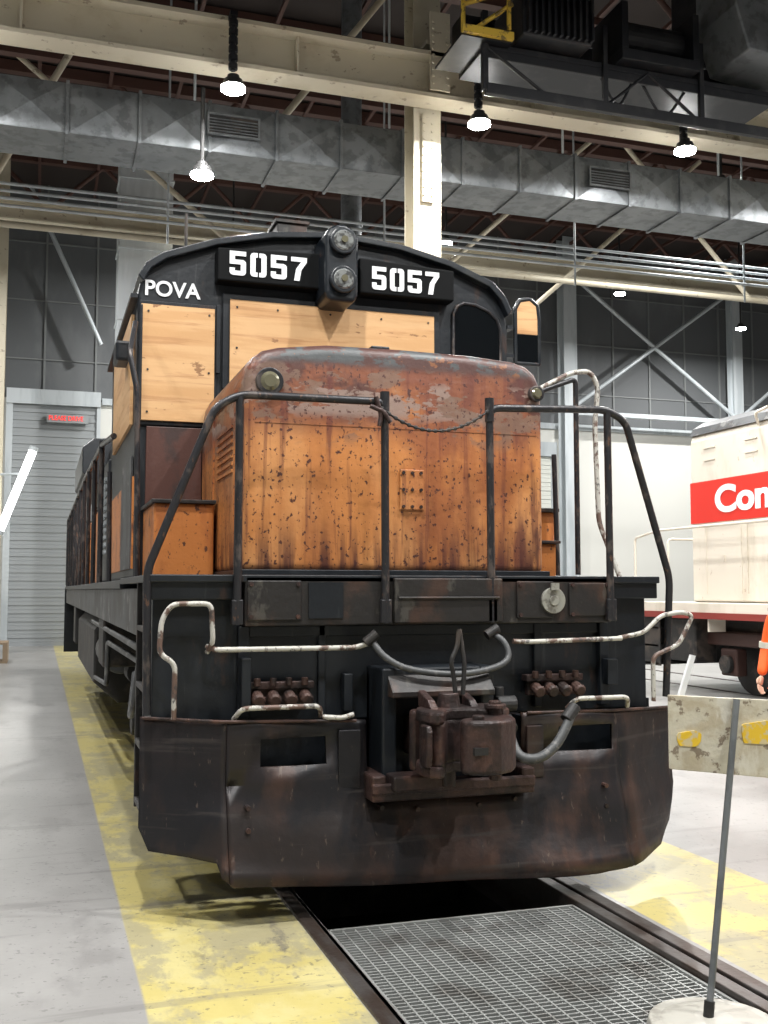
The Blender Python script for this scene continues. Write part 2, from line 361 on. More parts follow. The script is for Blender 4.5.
cyls('flue_bands',[((5.85,20,z),(5.85,20,z+.08),.235) for z in (7.4,9,10.6,12.2)],M_galv,e,n=24)

# roof framing
e=empty('roof_trusses',(9,10,13))
tr=[]; dg=[]
for y in (17,21.5,25.2,30.5,12,6):
    tr+=[(-12,30,y-.1,y+.1,13.7,13.95),(-12,30,y-.1,y+.1,12.3,12.45)]
    for i in range(14):
        x=-12+i*3
        dg+=[[(x,y,12.35),(x+1.5,y,13.8)],[(x+1.5,y,13.8),(x+3,y,12.35)]]
boxes('truss_chords',tr,M_joist,e)
tube('truss_diagonals',dg,.06,M_joist,e,0)
boxes('roof_purlins',[(x,x+.08,-12,33,13.66,13.75) for x in [i*1.6-11.5 for i in range(26)]],M_joist,e)
tube('sway_braces',[[(-2,22,13.6),(3.6,22,9.2)],[(3.2,17,8.9),(6.2,17,13)],[(8.2,22,8.6),(13,22,13)],[(1.6,18.5,13.6),(-1.2,18.5,8)],[(12,24,9),(17,24,13.4)],[(13,22,13),(17,22,9)]],.06,M_cream,e,0)
e=empty('wall_cross_bracing',(20,32.2,9))
tube('bracing_rods',[[(17.5,32.2,8.0),(24,32.2,12.6)],[(17.5,32.2,12.6),(24,32.2,8.0)],[(-.5,32.2,13.6),(1.6,32.2,9.0)],[(24.4,32.2,8),(29.5,32.2,12)]],.07,M_galvl,e,0)
boxes('bracing_struts',[(17.3,29.9,32.1,32.3,12.7,12.9),(17.3,29.9,32.1,32.3,7.7,7.85)],M_galvl,e)

# ------------------------------------------------------------------ lamps
def highbay(x,y,z,power,top):
    e=empty('high_bay_light',(x,y,z))
    cyls('housing',[((x,y,z+.04),(x,y,z+.14),.16,.12),((x,y,z+.14),(x,y,z+.20),.08)],M_lampbody,e,n=20)
    cyls('diffuser',[((x,y,z),(x,y,z+.039),.16)],M_lamp,e,n=20)
    cyls('suspension',[((x,y,z+.20),(x,y,top),.03)],M_lampbody,e,n=8)
    ld=bpy.data.lights.new('lamp','AREA'); ld.shape='DISK'; ld.size=.30; ld.energy=power; ld.color=(1,.99,.97)
    lo=bpy.data.objects.new('lamp',ld); COL.objects.link(lo); lo.parent=e; lo.location=(0,0,-.02)
PW=400
for x,y,z,t in ((2.28,13.35,8.22,8.44),(5.80,13.35,8.24,8.44),(9.20,13.35,8.30,8.50),(13.0,13.35,8.3,8.66),(-1.2,13.35,8.24,8.66),(2.02,14.3,7.38,8.66),(-3,24,10,13.9),(9.5,24,10.3,13.9),(16,26.6,10.3,13.9),(22,29,10.3,13.9),(14,19,10.5,13.9),(5,29,11.5,13.9)):
    if t>13: k=1.9
    else: k=1
    highbay(x,y,z,PW*k,t)
for x,y,k in ((-4,6,1),(0.0,3.2,1.4),(4.8,3.2,1.35),(9,5,1.1),(14,6,1),(-3,-2,.75),(1.5,-1,.85),(6,-2,.75),(12,-3,.5)):
    highbay(x,y,9.2,PW*k,13.9)

# ------------------------------------------------------------------ track & grating
e=empty('railroad_track',(2.05,10,0))
boxes('rail_left',[(1.27,1.345,-12,24.4,-.02,.012),(1.345,1.375,1,24.5,-.16,-.0)],M_steel,e,.006)
boxes('rail_right',[(2.735,2.81,1,32.5,-.14,.012),(2.755,2.79,1,24.5,-.30,-.14),(2.845,2.93,-12,32.5,-.02,.006)],M_steel,e,.006)
boxes('pit_support_beams',[(1.37,2.85,y,y+.1,-.55,-.31) for y in (1.4,2.6,3.8,5.05,7,9,11,13)],M_dark,e)
e=empty('floor_grating',(2.05,3.2,-.03))
bars=[]
y=1.05
while y<5.1:
    bars.append((1.385,2.72,y,y+.009,-.055,-.02)); y+=.034
x=1.39
while x<2.72:
    bars.append((x,x+.008,1.05,5.1,-.04,-.018)); x+=.062
bars+=[(1.38,2.725,5.09,5.11,-.06,-.012),(1.38,1.392,1.05,5.1,-.06,-.012),(2.713,2.727,1.05,5.1,-.06,-.012),(1.38,2.725,3.6,3.62,-.06,-.012)]
boxes('grating_bars',bars,M_grate,e)
boxes('grating_ledge',[(1.36,1.44,1.0,5.12,-.12,-.061),(2.66,2.735,1.0,5.12,-.12,-.061),(1.44,2.66,5.06,5.12,-.16,-.061)],M_dark,e)

# ================================================================== MAIN LOCOMOTIVE
OX=2.02
LOCO=empty('diesel_locomotive',(2.02,14.4,0))
P=LOCO
def lerp_tab(tab,x):
    for (a,b),(c,d) in zip(tab,tab[1:]):
        if x<=c: return b+(d-b)*(x-a)/(c-a) if c>a else d
    return tab[-1][1]
bot=[(-1.53,.45),(-1.48,.335),(-1.30,.32),(-1.17,.30),(-1.15,.235),(-1.10,.20),(-.6,.165),(0,.14),(.5,.125),(.86,.11),(1.2,.135),(1.37,.18),(1.46,.30),(1.53,.5)]
top=[(-1.53,1.00),(-.42,.97),(-.4,.965),(.5,.97),(1.0,.97),(1.53,.945)]
xs=sorted(set([-1.53,-1.5,-1.48,-1.4,-1.3,-1.2,-1.17,-1.15,-1.12,-1.10,-1.0,-.93,-.75,-.58,-.48,-.40,-.36,-.2,0,.2,.4,.54,.58,.65,.76,.9,1.0,1.10,1.13,1.2,1.3,1.37,1.42,1.46,1.5,1.53]))
bm=bmesh.new(); cols=[]
def yb(x,z):
    flare=max(0,(.78-z))
    y=5.37+max(0,abs(x)-1.12)*.50-(.34*flare**1.5)*(1 if abs(x)<1.12 else max(.2,1-(abs(x)-1.12)*2.0))
    return y+ .012*math.sin(x*7+z*5)+.008*math.sin(z*17+x*3)
def xw(x): return x+.02 if x<-1 else (x if x<1.1 else x+(x-1.1)*.24)
for x in xs:
    zb=lerp_tab(bot,x); zt=lerp_tab(top,x)
    zs=[zb+(.56-zb)*k/6 for k in range(6)]+[.56,.66,.75,.89,zt-.03,zt]
    if zt-.03<.89: zs[9]=.87
    cols.append([bm.verts.new((xw(x)+OX,yb(x,z),z)) for z in zs])
for i in range(len(xs)-1):
    xm=(xs[i]+xs[i+1])/2
    for j in range(11):
        if -.38<xm<.54 and j>=6: continue
        if j==8 and (-.93<xm<-.58 or .76<xm<1.10): continue
        bm.faces.new((cols[i][j],cols[i+1][j],cols[i+1][j+1],cols[i][j+1]))
po=from_bm('pilot_plate',bm,M_pilot,P,smooth=True)
md=po.modifiers.new('edge','EDGE_SPLIT'); md.split_angle=math.radians(14)
md=po.modifiers.new('sol','SOLIDIFY'); md.thickness=.022; md.offset=0
boxes('pilot_backing',[(-1.40,1.45,5.62,5.68,.45,1.5),(-1.46,-1.42,5.60,5.9,.5,1.0),(1.46,1.50,5.60,5.9,.5,1.0),(-.42,-.36,5.4,5.7,.5,.95),(.55,.60,5.4,5.7,.5,.95)],M_black,P)
tube('pilot_top_rim',[[(-1.50,5.56,.995),(-1.12,5.355,.985),(-.42,5.355,.965)],[(.57,5.355,.97),(1.12,5.355,.965),(1.62,5.57,.945)]],.009,M_rustl,P,.03)
cyls('pilot_bolts',[((x,5.36,z),(x,5.28,z),.013) for x,z in ((-1.0,.56),(-1.0,.45),(1.02,.56),(1.02,.45),(-.3,.52),(.46,.52),(-.1,.50),(.25,.50))],M_rust,P,n=8)
boxes('plow_weld_patches',[(-.52,-.40,5.335,5.36,.62,.92),(.56,.66,5.335,5.36,.62,.90)],M_pilot,P,.004)

# end sheet
boxes('end_sheet',[(-1.46,1.46,5.56,5.62,.95,1.70)],M_black,P,.008)
boxes('end_sheet_ribs',[(-1.02,-.96,5.51,5.56,.98,1.46),(-.58,-.54,5.53,5.56,.98,1.46),(.70,.75,5.52,5.56,.98,1.46),(1.12,1.18,5.51,5.56,.98,1.46),(-.96,1.12,5.53,5.56,1.40,1.46)],M_black,P,.006)
boxes('walkway_front_band',[(-1.0,1.16,5.44,5.60,1.46,1.725)],M_brownblk,P,.01)
boxes('band_panels',[(-.99,-.70,5.425,5.44,1.49,1.70),(.55,.78,5.425,5.44,1.49,1.70),(.88,1.14,5.425,5.44,1.50,1.69)],M_brownblk,P,.006)
boxes('recess_shade_plate',[(-.66,-.47,5.43,5.44,1.50,1.69)],M_black,P)  # raised black plate stands in for the shade of a recess
boxes('centre_drop_plate',[(-.19,.45,5.40,5.435,1.47,1.715),(-.17,.43,5.385,5.40,1.60,1.615)],M_brownblk,P,.008)
cyls('round_cover_disc',[((.77,5.43,1.59),(.77,5.405,1.59),.075),((.77,5.405,1.59),(.77,5.395,1.59),.03)],M_disc,P,n=28,bevel=.004)
boxes('cover_disc_clip',[(.745,.795,5.385,5.40,1.65,1.69)],M_disc,P)
cyls('band_bolts',[((x,5.425,z),(x,5.415,z),.012) for x in(-.97,-.72,.57,.90,1.12) for z in(1.51,1.68)],M_rust,P,n=8)
boxes('walkway_deck',[(-1.49,1.49,5.44,7.5,1.69,1.73),(-1.49,1.49,7.5,23.3,1.66,1.72)],M_black,P,.006)
boxes('side_sill',[(-1.47,-1.36,6.3,23.2,1.38,1.66),(1.36,1.47,6.3,23.2,1.38,1.66)],M_grey,P,.01)
boxes('underframe',[(-1.0,1.0,5.7,23,1.05,1.64)],M_dark,P)
boxes('corner_plates',[(-1.49,-1.02,5.47,5.50,1.60,1.725),(1.17,1.49,5.47,5.50,1.60,1.725)],M_black,P,.006)
st=[]
for s in(-1,1):
    for k,z in enumerate((.45,.78,1.10,1.42)):
        a,b=(s*1.48,s*1.12); st.append((min(a,b),max(a,b),5.72,6.22,z,z+.03))
    st.append((min(s*1.12,s*1.10),max(s*1.12,s*1.10),5.7,6.25,.45,1.69))
    st.append((min(s*1.48,s*1.10),max(s*1.48,s*1.10),6.22,6.25,.42,1.69))
boxes('corner_steps',st,M_brownblk,P,.004)

Yh=5.42
tube('front_handrails',[
 [(-1.49,5.46,1.02),(-1.50,5.46,1.75),(-1.17,Yh,2.60),(-1.04,Yh,2.675),(-.24,Yh,2.68),(-.235,Yh,1.47)],
 [(-1.04,Yh,2.67),(-1.045,Yh,1.47)],
 [(.39,Yh,1.47),(.385,Yh,2.68),(1.13,Yh,2.71),(1.26,Yh,2.65),(1.57,5.46,1.72),(1.53,5.46,1.02)],
 [(1.14,Yh,2.70),(1.145,Yh,1.50)]],.022,M_rail,P,.06)
boxes('stanchion_feet',[(x-.03,x+.03,5.40,5.44,1.47,1.60) for x in(-1.045,-.235,.39,1.145)],M_rail,P,.006)
tube('stanchion_tops',[[(x,Yh,2.60),(x,Yh,2.735)] for x in (-.24,.385)],.027,M_rail,P,0)
bm=bmesh.new(); n=34
for i in range(n):
    t=(i+.5)/n; x=-.29+.66*t; z=2.66-.13*4*t*(1-t); z2=-.13*4*(1-2*t)
    ang=math.atan2(z2,.66)
    bmesh.ops.create_uvsphere(bm,u_segments=8,v_segments=6,radius=.012,matrix=Matrix.Translation((x+OX,5.40,z))@Matrix.Rotation(-ang,4,'Y')@Matrix.Diagonal((1.35,.5 if i%2 else 1.0,1.0 if i%2 else .5,1)))
from_bm('safety_chain',bm,M_dark,P)
tube('chain_tail',[[(-.30,5.39,2.70),(-.27,5.39,2.6),(-.28,5.39,2.54)],[(-.33,5.4,2.65),(-.26,5.38,2.62),(-.22,5.38,2.56)]],.013,M_rust,P,.02)

# nose
hf=[(0,3.09),(.45,3.085),(.74,3.065),(.83,3.04),(.89,2.995),(.92,2.935),(.935,2.86),(.938,2.75),(.938,1.73)]
prof=[(-x,z-(.015 if x>.6 and z>2.8 else 0)) for x,z in hf[::-1]]+hf[1:]
prism('short_hood_nose',prof,5.83,7.52,M_nose,P,.07,5,smooth=True,angle=60)
boxes('nose_base_flange',[(-.95,.95,5.80,7.5,1.73,1.765)],M_black,P,.004)
boxes('nose_patch_plate',[(-.015,.135,5.815,5.83,2.12,2.36)],M_nose,P,.005)
cyls('nose_patch_bolts',[((x,5.815,z),(x,5.805,z),.010) for x in(.005,.06,.115) for z in(2.14,2.24,2.34)],M_rust,P,n=8)
boxes('nose_seam',[(-.88,.88,5.827,5.832,2.60,2.606)],M_nose,P)
boxes('nose_top_latch',[(-.15,.10,6.15,6.28,3.08,3.13),(-.08,.04,6.17,6.26,3.13,3.175)],M_black,P,.008)
for k,(x,z) in enumerate(((-.80,2.835),(.875,2.86))):
    cyls('class_light_ring_%d'%k,[((x,5.86,z),(x,5.80,z),.08 if k==0 else .05)],M_rail,P,n=24,bevel=.006)
    cyls('class_light_lens_%d'%k,[((x,5.80,z),(x,5.785,z),.055 if k==0 else .035,.035 if k==0 else .025)],M_amber,P,n=24)
boxes('nose_side_louvres',[(s*.938-.012,s*.938+.012,6.2,6.75,z,z+.02) for s in(-1,1) for z in [2.35+.045*i for i in range(7)]],M_nose,P)
boxes('nose_side_door_frame',[(-.95,-.93,6.1,6.13,1.8,2.8),(-.95,-.93,6.9,6.93,1.8,2.8),(-.95,-.93,6.1,6.93,2.8,2.83)],M_nose,P)

boxes('battery_box_left',[(-1.34,-.96,6.75,7.48,1.73,2.20)],M_orange,P,.012)
boxes('battery_box_lid',[(-1.36,-.95,6.72,7.48,2.20,2.225)],M_brownblk,P,.004)
boxes('battery_box_right',[(1.14,1.45,6.70,7.48,1.73,2.20)],M_orange,P,.012)
boxes('cab_step_right',[(.97,1.28,6.35,6.95,1.73,1.96)],M_orange,P,.012)
boxes('cab_step_treads',[(1.12,1.47,6.66,7.48,2.20,2.225),(.96,1.30,6.32,6.95,1.96,1.98)],M_brownblk,P,.004)

# cab
cab=[(-1.40,1.73),(-1.40,3.74),(-1.385,3.84),(-1.33,3.94),(-1.22,4.02),(-.86,4.155),(-.45,4.25),(.05,4.30),(.55,4.26),(.96,4.17),(1.30,4.04),(1.40,3.94),(1.46,3.82),(1.47,3.72),(1.47,1.73)]
prism('cab_shell',cab,7.5,10.2,M_black,P,.02,2)
roof=[(x*1.015,z+.03) for x,z in cab[2:-2]]+[(x*.99,z-.015) for x,z in cab[2:-2]][::-1]
prism('cab_roof',roof,7.43,10.25,M_roofblk,P,.008,2)
boxes('cab_lower_front_left',[(-1.33,-.94,7.47,7.5,2.22,2.80)],mat('cab_red_brown',(.075,.028,.02),.5,0,[dict(c=(.03,.018,.016),s=(5,5,3),lo=.48,hi=.6,a=.8)],bump=.2),P,.005)
boxes('plywood_window_cover_left',[(-1.38,-.86,7.455,7.475,2.84,3.67)],M_ply,P,.003)
boxes('plywood_window_cover_centre',[(-.75,.83,7.455,7.475,3.12,3.755)],M_ply,P,.003)
boxes('window_frames',[(-.80,.88,7.475,7.5,3.10,3.80),(-1.39,-.84,7.475,7.5,2.81,3.70),(-.85,-.82,7.44,7.47,3.2,3.7),(-1.39,-1.37,7.44,7.46,2.84,3.66)],M_black,P,.004)
cyls('plywood_screws',[((x,7.455,z),(x,7.449,z),.008) for x,z in [(-.7,3.7),(-.4,3.7),(0,3.7),(.4,3.7),(.78,3.7),(-.7,3.4),(.78,3.4),(-1.33,3.62),(-.9,3.62),(-1.33,3.2),(-.9,3.2),(-1.33,2.9)]],M_dark,P,n=6)
aw=[(1.00,3.38),(1.00,3.80),(1.03,3.86),(1.09,3.89),(1.18,3.885),(1.30,3.84),(1.37,3.78),(1.40,3.70),(1.40,3.38)]
prism('arched_opening_dark_pane',aw,7.485,7.5,M_darkpane,P)  # dark pane stands in for the unlit interior behind the open window
tube('arched_windshield_frame',[[(x,7.485,z) for x,z in aw+[aw[0]]]],.014,M_rail,P,0)
dfl=[(0,-.26),(0,.18),(.03,.25),(.10,.27),(.15,.22),(.16,.1),(.16,-.26)]
tube('side_wind_deflector_frame',[[(1.56+x*1.3,7.55,3.72+z) for x,z in dfl+[dfl[0]]]],.018,M_roofblk,P,.01)
prism('side_wind_deflector_plywood',[(1.56+x*1.3,3.72+max(z,-.02)) for x,z in dfl],7.54,7.56,M_ply,P)
prism('side_wind_deflector_glass',[(1.565,3.46),(1.565,3.695),(1.765,3.695),(1.765,3.46)],7.54,7.55,M_darkpane,P)
boxes('deflector_bracket',[(1.46,1.56,7.54,7.57,3.5,3.53),(1.46,1.56,7.54,7.57,3.86,3.89)],M_black,P)
def nb(name,x0,x1,z0,z1,sk):
    prism(name,[(x0,z0),(x0,z1-sk[0]),(x1,z1-sk[1]),(x1,z0)],7.36,7.5,M_numblk,P,.012,2)
nb('number_board_left',-.86,-.06,3.86,4.13,(.03,0))
nb('number_board_right',.20,.96,3.86,4.13,(0,.03))
digits('road_number_left','5057',-.775,7.358,3.905,.118,.032,.175,M_white,P)
digits('road_number_right','5057',.295,7.358,3.895,.112,.030,.175,M_white,P)
text('reporting_mark','POVA',.155,(-1.36,7.493,3.745),FR,M_white,P,.003,.003,.98)
HX=.01;HZ=-.13
prism('headlight_housing',[(HX+x,HZ+z) for x,z in [(-.10,3.86),(-.125,3.92),(-.125,4.34),(-.09,4.40),(-.03,4.43),(.03,4.43),(.09,4.40),(.125,4.34),(.125,3.92),(.10,3.86)]],7.17,7.52,M_roofblk,P,.03,3)
for k,z in enumerate((4.265+HZ+.03,4.0+HZ+.01)):
    cyls('headlight_ring_%d'%k,[((HX,7.19,z),(HX,7.12,z),.10)],M_roofblk,P,n=28,bevel=.01)
    cyls('headlight_lens_%d'%k,[((HX,7.12,z),(HX,7.105,z),.075,.065)],M_lens,P,n=28)
    cyls('headlight_bulb_%d'%k,[((HX,7.11,z),(HX,7.09,z),.025)],M_amber,P,n=12)
boxes('roof_exhaust_stack',[(-.16,.10,8.6,9.0,4.28,4.78)],M_brownblk,P,.01)
boxes('roof_exhaust_cap',[(-.18,.12,8.58,9.02,4.78,4.81)],M_brownblk,P,.004)
tube('radio_antenna',[[(-.98,8.2,4.1),(-.98,8.2,4.62)]],.012,M_dark,P,0)
boxes('cab_side_vent',[(-1.52,-1.40,7.9,8.2,3.35,3.5)],M_black,P,.02)
boxes('plywood_side_window_left',[(-1.425,-1.402,7.75,9.6,2.85,3.66)],M_ply,P)
boxes('cab_side_window_right',[(1.472,1.49,7.9,9.6,2.95,3.66)],M_darkpane,P)
boxes('cab_side_orange_band',[(-1.412,-1.40,7.55,10.15,1.8,2.45),(1.47,1.482,7.55,10.15,1.8,2.45)],M_orange,P)
boxes('cab_side_grey_panel',[(-1.42,-1.405,7.6,8.5,1.8,2.6)],M_grey,P)
boxes('cab_drip_rail',[(-1.45,-1.40,7.5,10.2,3.72,3.75),(1.47,1.52,7.5,10.2,3.72,3.75)],M_black,P)
tube('cab_grab_rails',[[(-1.40,7.20,1.74),(-1.42,7.20,3.0),(-1.47,7.22,3.25),(-1.42,7.42,3.52)],[(-1.49,8.7,1.72),(-1.50,8.7,2.6)]],.02,M_rail,P,.05)
tube('right_step_handrail_pale',[[(1.10,6.2,2.98),(1.33,6.2,3.10),(1.47,6.2,3.12),(1.53,6.2,3.02),(1.50,6.2,2.75),(1.52,6.2,2.1),(1.62,6.1,1.72),(1.60,6.0,1.3)]],.017,M_railw,P,.06)
tube('right_step_handrail_dark',[[(1.10,6.2,2.96),(1.36,6.2,3.06),(1.36,6.2,1.75)],[(1.40,6.6,2.6),(1.42,6.6,1.75)]],.018,M_rail,P,.04)
# long hood
hp=[(-.95,1.72),(-.95,3.95),(-.90,4.12),(-.75,4.22),(0,4.24),(.75,4.22),(.90,4.12),(.95,3.95),(.95,1.72)]
M_hood=mat('hood_black_orange',(.48,.16,.03),.5,0,[dict(c=(.008,.01,.012),zr=(3.15,3.17)),dict(c=(.04,.02,.015),s=(4,4,1.5),lo=.50,hi=.62,a=.85)],bump=.2)
prism('long_hood',hp,10.2,22.6,M_hood,P,.03,2)
rad=[(-.95,3.3),(-1.38,3.62),(-1.38,4.05),(-1.2,4.2),(0,4.26),(1.2,4.2),(1.38,4.05),(1.38,3.62),(.95,3.3)]
prism('radiator_wing',rad,18.2,22.0,M_black,P,.02,2)
dl=[];lv=[]
for i in range(13):
    y=10.6+i*.9
    for s in(-1,1):
        x=s*.955
        dl+=[(x-.012,x+.012,y,y+.02,1.85,3.6),(x-.012,x+.012,y+.8,y+.82,1.85,3.6),(x-.012,x+.012,y,y+.82,3.58,3.6)]
        lv+=[(x-.02,x+.02,y+.12,y+.7,2.9+.06*k,2.93+.06*k) for k in range(9)]
boxes('hood_door_edges',dl,M_black,P); boxes('hood_louvres',lv,M_hood,P)
boxes('side_cabinet_left',[(-1.42,-.98,10.25,11.6,1.73,2.9)],M_black,P,.02)
boxes('cabinet_louvres',[(-1.44,-1.42,10.4,11.45,2.0+.07*k,2.035+.07*k) for k in range(11)],M_galvl,P)
boxes('side_cabinets_rear',[(-1.36,-.98,12.6,14.4,1.73,2.6),(-1.36,-.98,15.4,17.8,1.73,2.6)],M_orange,P,.02)
hr=[]
for s in(-1,1):
    x=s*1.47
    hr.append([(x,8.75,2.9),(x,10.4,3.05),(x,14,3.12),(x,23.1,3.12),(x,23.1,1.75)])
    for i in range(10): hr.append([(x,10.5+i*1.35,1.72),(x,10.5+i*1.35,3.1)])
tube('side_handrails',hr,.026,M_rail,P,.08)
tube('rear_handrails',[[(-1.4,23.3,1.7),(-1.4,23.3,3.1),(1.4,23.3,3.1),(1.4,23.3,1.7)]],.024,M_rail,P,.08)
boxes('rear_pilot',[(-1.5,1.5,23.3,23.36,.35,1.7)],M_black,P)
prism('fuel_tank',[(-1.30,1.34),(-1.42,1.2),(-1.42,.62),(-1.15,.38),(1.15,.38),(1.42,.62),(1.42,1.2),(1.30,1.34)],12.3,17.2,M_dark,P,.03,3)
cyls('air_reservoirs',[((-1.22,10.9,1.0),(-1.22,12.2,1.0),.19),((1.22,10.9,1.0),(1.22,12.2,1.0),.19)],M_grey,P,n=20,bevel=.02)
boxes('sill_boxes',[(-1.46,-1.1,9.9,10.6,.95,1.38),(-1.46,-1.1,17.5,18.3,.8,1.38)],M_dark,P,.02)
tube('side_piping',[[(-1.44,6.4,1.30),(-1.44,12.2,1.30)],[(-1.40,6.4,1.2),(-1.42,9.8,1.18),(-1.42,9.9,.8),(-1.42,12,.7)],[(-1.45,6.3,1.25),(-1.47,6.5,.95),(-1.45,6.9,.85),(-1.40,7.2,1.1)]],.022,M_grey,P,.05)
def truck(yc,tag):
    w=[];s_=[];j=[];spr=[]
    for yy in(yc-1.35,yc+1.35):
        for s in(-1,1):
            w+=[((s*.66,yy,.50),(s*.78,yy,.50),.50),((s*.64,yy,.50),(s*.66,yy,.50),.53)]
            j+=[((s*1.0,yy,.50),(s*1.22,yy,.50),.16,.13)]
            s_+=[(min(s*.98,s*1.16),max(s*.98,s*1.16),yy-.2,yy+.2,.32,.74)]
        w.append(((-.66,yy,.5),(.66,yy,.5),.09))
    for s in(-1,1):
        a,b=min(s*1.0,s*1.14),max(s*1.0,s*1.14)
        s_+=[(a,b,yc-1.9,yc+1.9,.78,1.0),(a,b,yc-.55,yc+.55,.40,.78),(a,b,yc-1.0,yc-.55,.55,.85),(a,b,yc+.55,yc+1.0,.55,.85)]
        for dy in(-.35,-.12,.12,.35): spr+=[((s*1.17,yc+dy,.46),(s*1.17,yc+dy,.78),.075)]
        j+=[((s*1.12,yc-1.75,.88),(s*1.12,yc-2.15,.88),.11),((s*1.12,yc+1.75,.88),(s*1.12,yc+2.15,.88),.11)]
    s_.append((-1.0,1.0,yc-.2,yc+.2,.45,.95))
    cyls('wheels_'+tag,w,M_steel,P,n=36,bevel=.01)
    boxes('truck_frame_'+tag,s_,M_dark,P,.03)
    cyls('journal_and_brake_cylinders_'+tag,j,M_dark,P,n=18,bevel=.01)
    cyls('truck_springs_'+tag,spr,M_rust,P,n=14)
truck(8.3,'front'); truck(20.3,'rear')

# coupler and draft gear
boxes('coupler_pocket',[(-.26,.30,5.30,5.56,1.14,1.24),(-.30,-.22,5.28,5.56,.64,1.24),(.26,.34,5.28,5.56,.64,1.24),(-.3,.34,5.5,5.56,.6,1.2)],M_black,P,.012)
prism('coupler_pocket_hood',[(5.56,1.24),(5.28,1.20),(5.20,1.12),(5.20,1.09),(5.56,1.09)],-.27,.31,M_brownblk,P,.008,2,axis='X')
boxes('coupler_carrier_shelf',[(-.38,.54,5.20,5.52,.565,.62),(-.38,.54,5.19,5.22,.60,.66),(-.38,-.30,5.2,5.52,.6,.70),(.46,.54,5.2,5.52,.6,.70),(-.28,.0,5.15,5.3,.62,.70)],M_rust,P,.012)
boxes('coupler_shank',[(-.12,.14,5.05,5.5,.76,.98)],M_rust,P,.03)
boxes('coupler_horn_flange',[(-.20,.23,5.10,5.16,.73,1.04)],M_rust,P,.02)
def sc(pts,k,cx=.03,cy=4.96): return [(cx+(x-cx)*k,cy+(y-cy)*k) for x,y in pts]
head=[(.20,5.13),(-.12,5.13),(-.19,5.06),(-.225,4.97),(-.235,4.88),(-.215,4.80),(-.18,4.765),(-.145,4.785),(-.125,4.84),(-.09,4.90),(-.04,4.935),(.03,4.94),(.08,4.915),(.12,4.87),(.20,4.86),(.25,4.90),(.265,4.98),(.25,5.07)]
prism('coupler_head_core',sc(head,.93),.79,1.01,M_rust,P,.02,3,axis='Z',angle=30)
prism('coupler_head_lugs',[sc(head,1.0)],.745,.80,M_rust,P,.012,2,axis='Z')
prism('coupler_head_top_lug',[sc(head,1.0)],1.0,1.06,M_rust,P,.014,2,axis='Z')
kn=[(.21,4.90),(.235,4.84),(.22,4.76),(.17,4.69),(.09,4.645),(.00,4.64),(-.06,4.665),(-.085,4.72),(-.07,4.775),(-.02,4.80),(.03,4.815),(.06,4.85),(.07,4.90),(.13,4.94)]
prism('coupler_knuckle',kn,.77,1.03,M_rust,P,.022,4,axis='Z',angle=30)
boxes('knuckle_slot_shade',[(-.05,.02,4.636,4.66,.87,.905)],M_dark,P)  # dark block on the knuckle face stands in for shade in a slot
cyls('coupler_pins',[((.155,4.86,.71),(.155,4.86,1.10),.032),((.155,4.86,1.06),(.155,4.86,1.085),.055),((-.03,5.02,1.05),(-.03,5.02,1.13),.065,.05),((-.03,5.02,.66),(-.03,5.02,.76),.035),((.0,4.71,1.025),(.0,4.71,1.05),.03)],M_rust,P,n=18,bevel=.006)
prism('coupler_head_webs',[[(5.12,1.055),(4.92,1.055),(4.98,1.10),(5.12,1.14)]],-.16,-.12,M_rust,P,.008,2,axis='X')
prism('coupler_head_web_right',[[(5.12,1.055),(4.98,1.055),(5.02,1.09),(5.12,1.12)]],.08,.12,M_rust,P,.008,2,axis='X')
prism('guard_arm_rib',[(4.77,.80),(4.755,.86),(4.755,.97),(4.77,1.0),(4.86,1.0),(4.86,.8)],-.245,-.215,M_rust,P,.01,2,axis='X')
tube('coupler_lock_lifter',[[(.0,5.0,1.12),(-.01,5.0,1.22),(-.03,4.99,1.29),(.01,5.0,1.36),(.02,5.0,1.44)],[(.04,5.0,1.12),(.05,5.0,1.28),(.03,5.02,1.45)]],.012,M_dark,P,.03)
tube('uncoupling_lever',[[(-1.19,5.46,1.36),(-1.16,5.40,1.345),(-.42,5.38,1.345),(-.34,5.36,1.37)],[(.50,5.38,1.365),(.60,5.38,1.36),(1.20,5.40,1.37)]],.014,M_railw,P,.03)
tube('jumper_hose',[bez([(-.34,5.36,1.39),(-.28,5.30,1.30),(-.16,5.25,1.235),(.08,5.22,1.205),(.30,5.25,1.225),(.42,5.28,1.275),(.42,5.32,1.36),(.36,5.38,1.42)],40)],.018,M_hose,P,0)
cyls('jumper_hose_ends',[((-.37,5.35,1.37),(-.31,5.34,1.42),.028),((.33,5.36,1.40),(.40,5.36,1.44),.028)],M_dark,P)
tube('brake_hose',[bez([(.42,5.34,.98),(.41,5.22,.85),(.43,5.15,.77),(.52,5.12,.76),(.62,5.12,.82),(.70,5.14,.92),(.74,5.16,.99)],40)],.027,M_hose,P,0)
cyls('brake_hose_glad_hand',[((.70,5.15,.95),(.77,5.17,1.02),.035),((.41,5.36,1.0),(.41,5.22,.90),.04),((.36,5.3,1.03),(.47,5.3,1.03),.045),((.40,5.36,1.03),(.40,5.36,1.12),.03)],M_dark,P,bevel=.006)
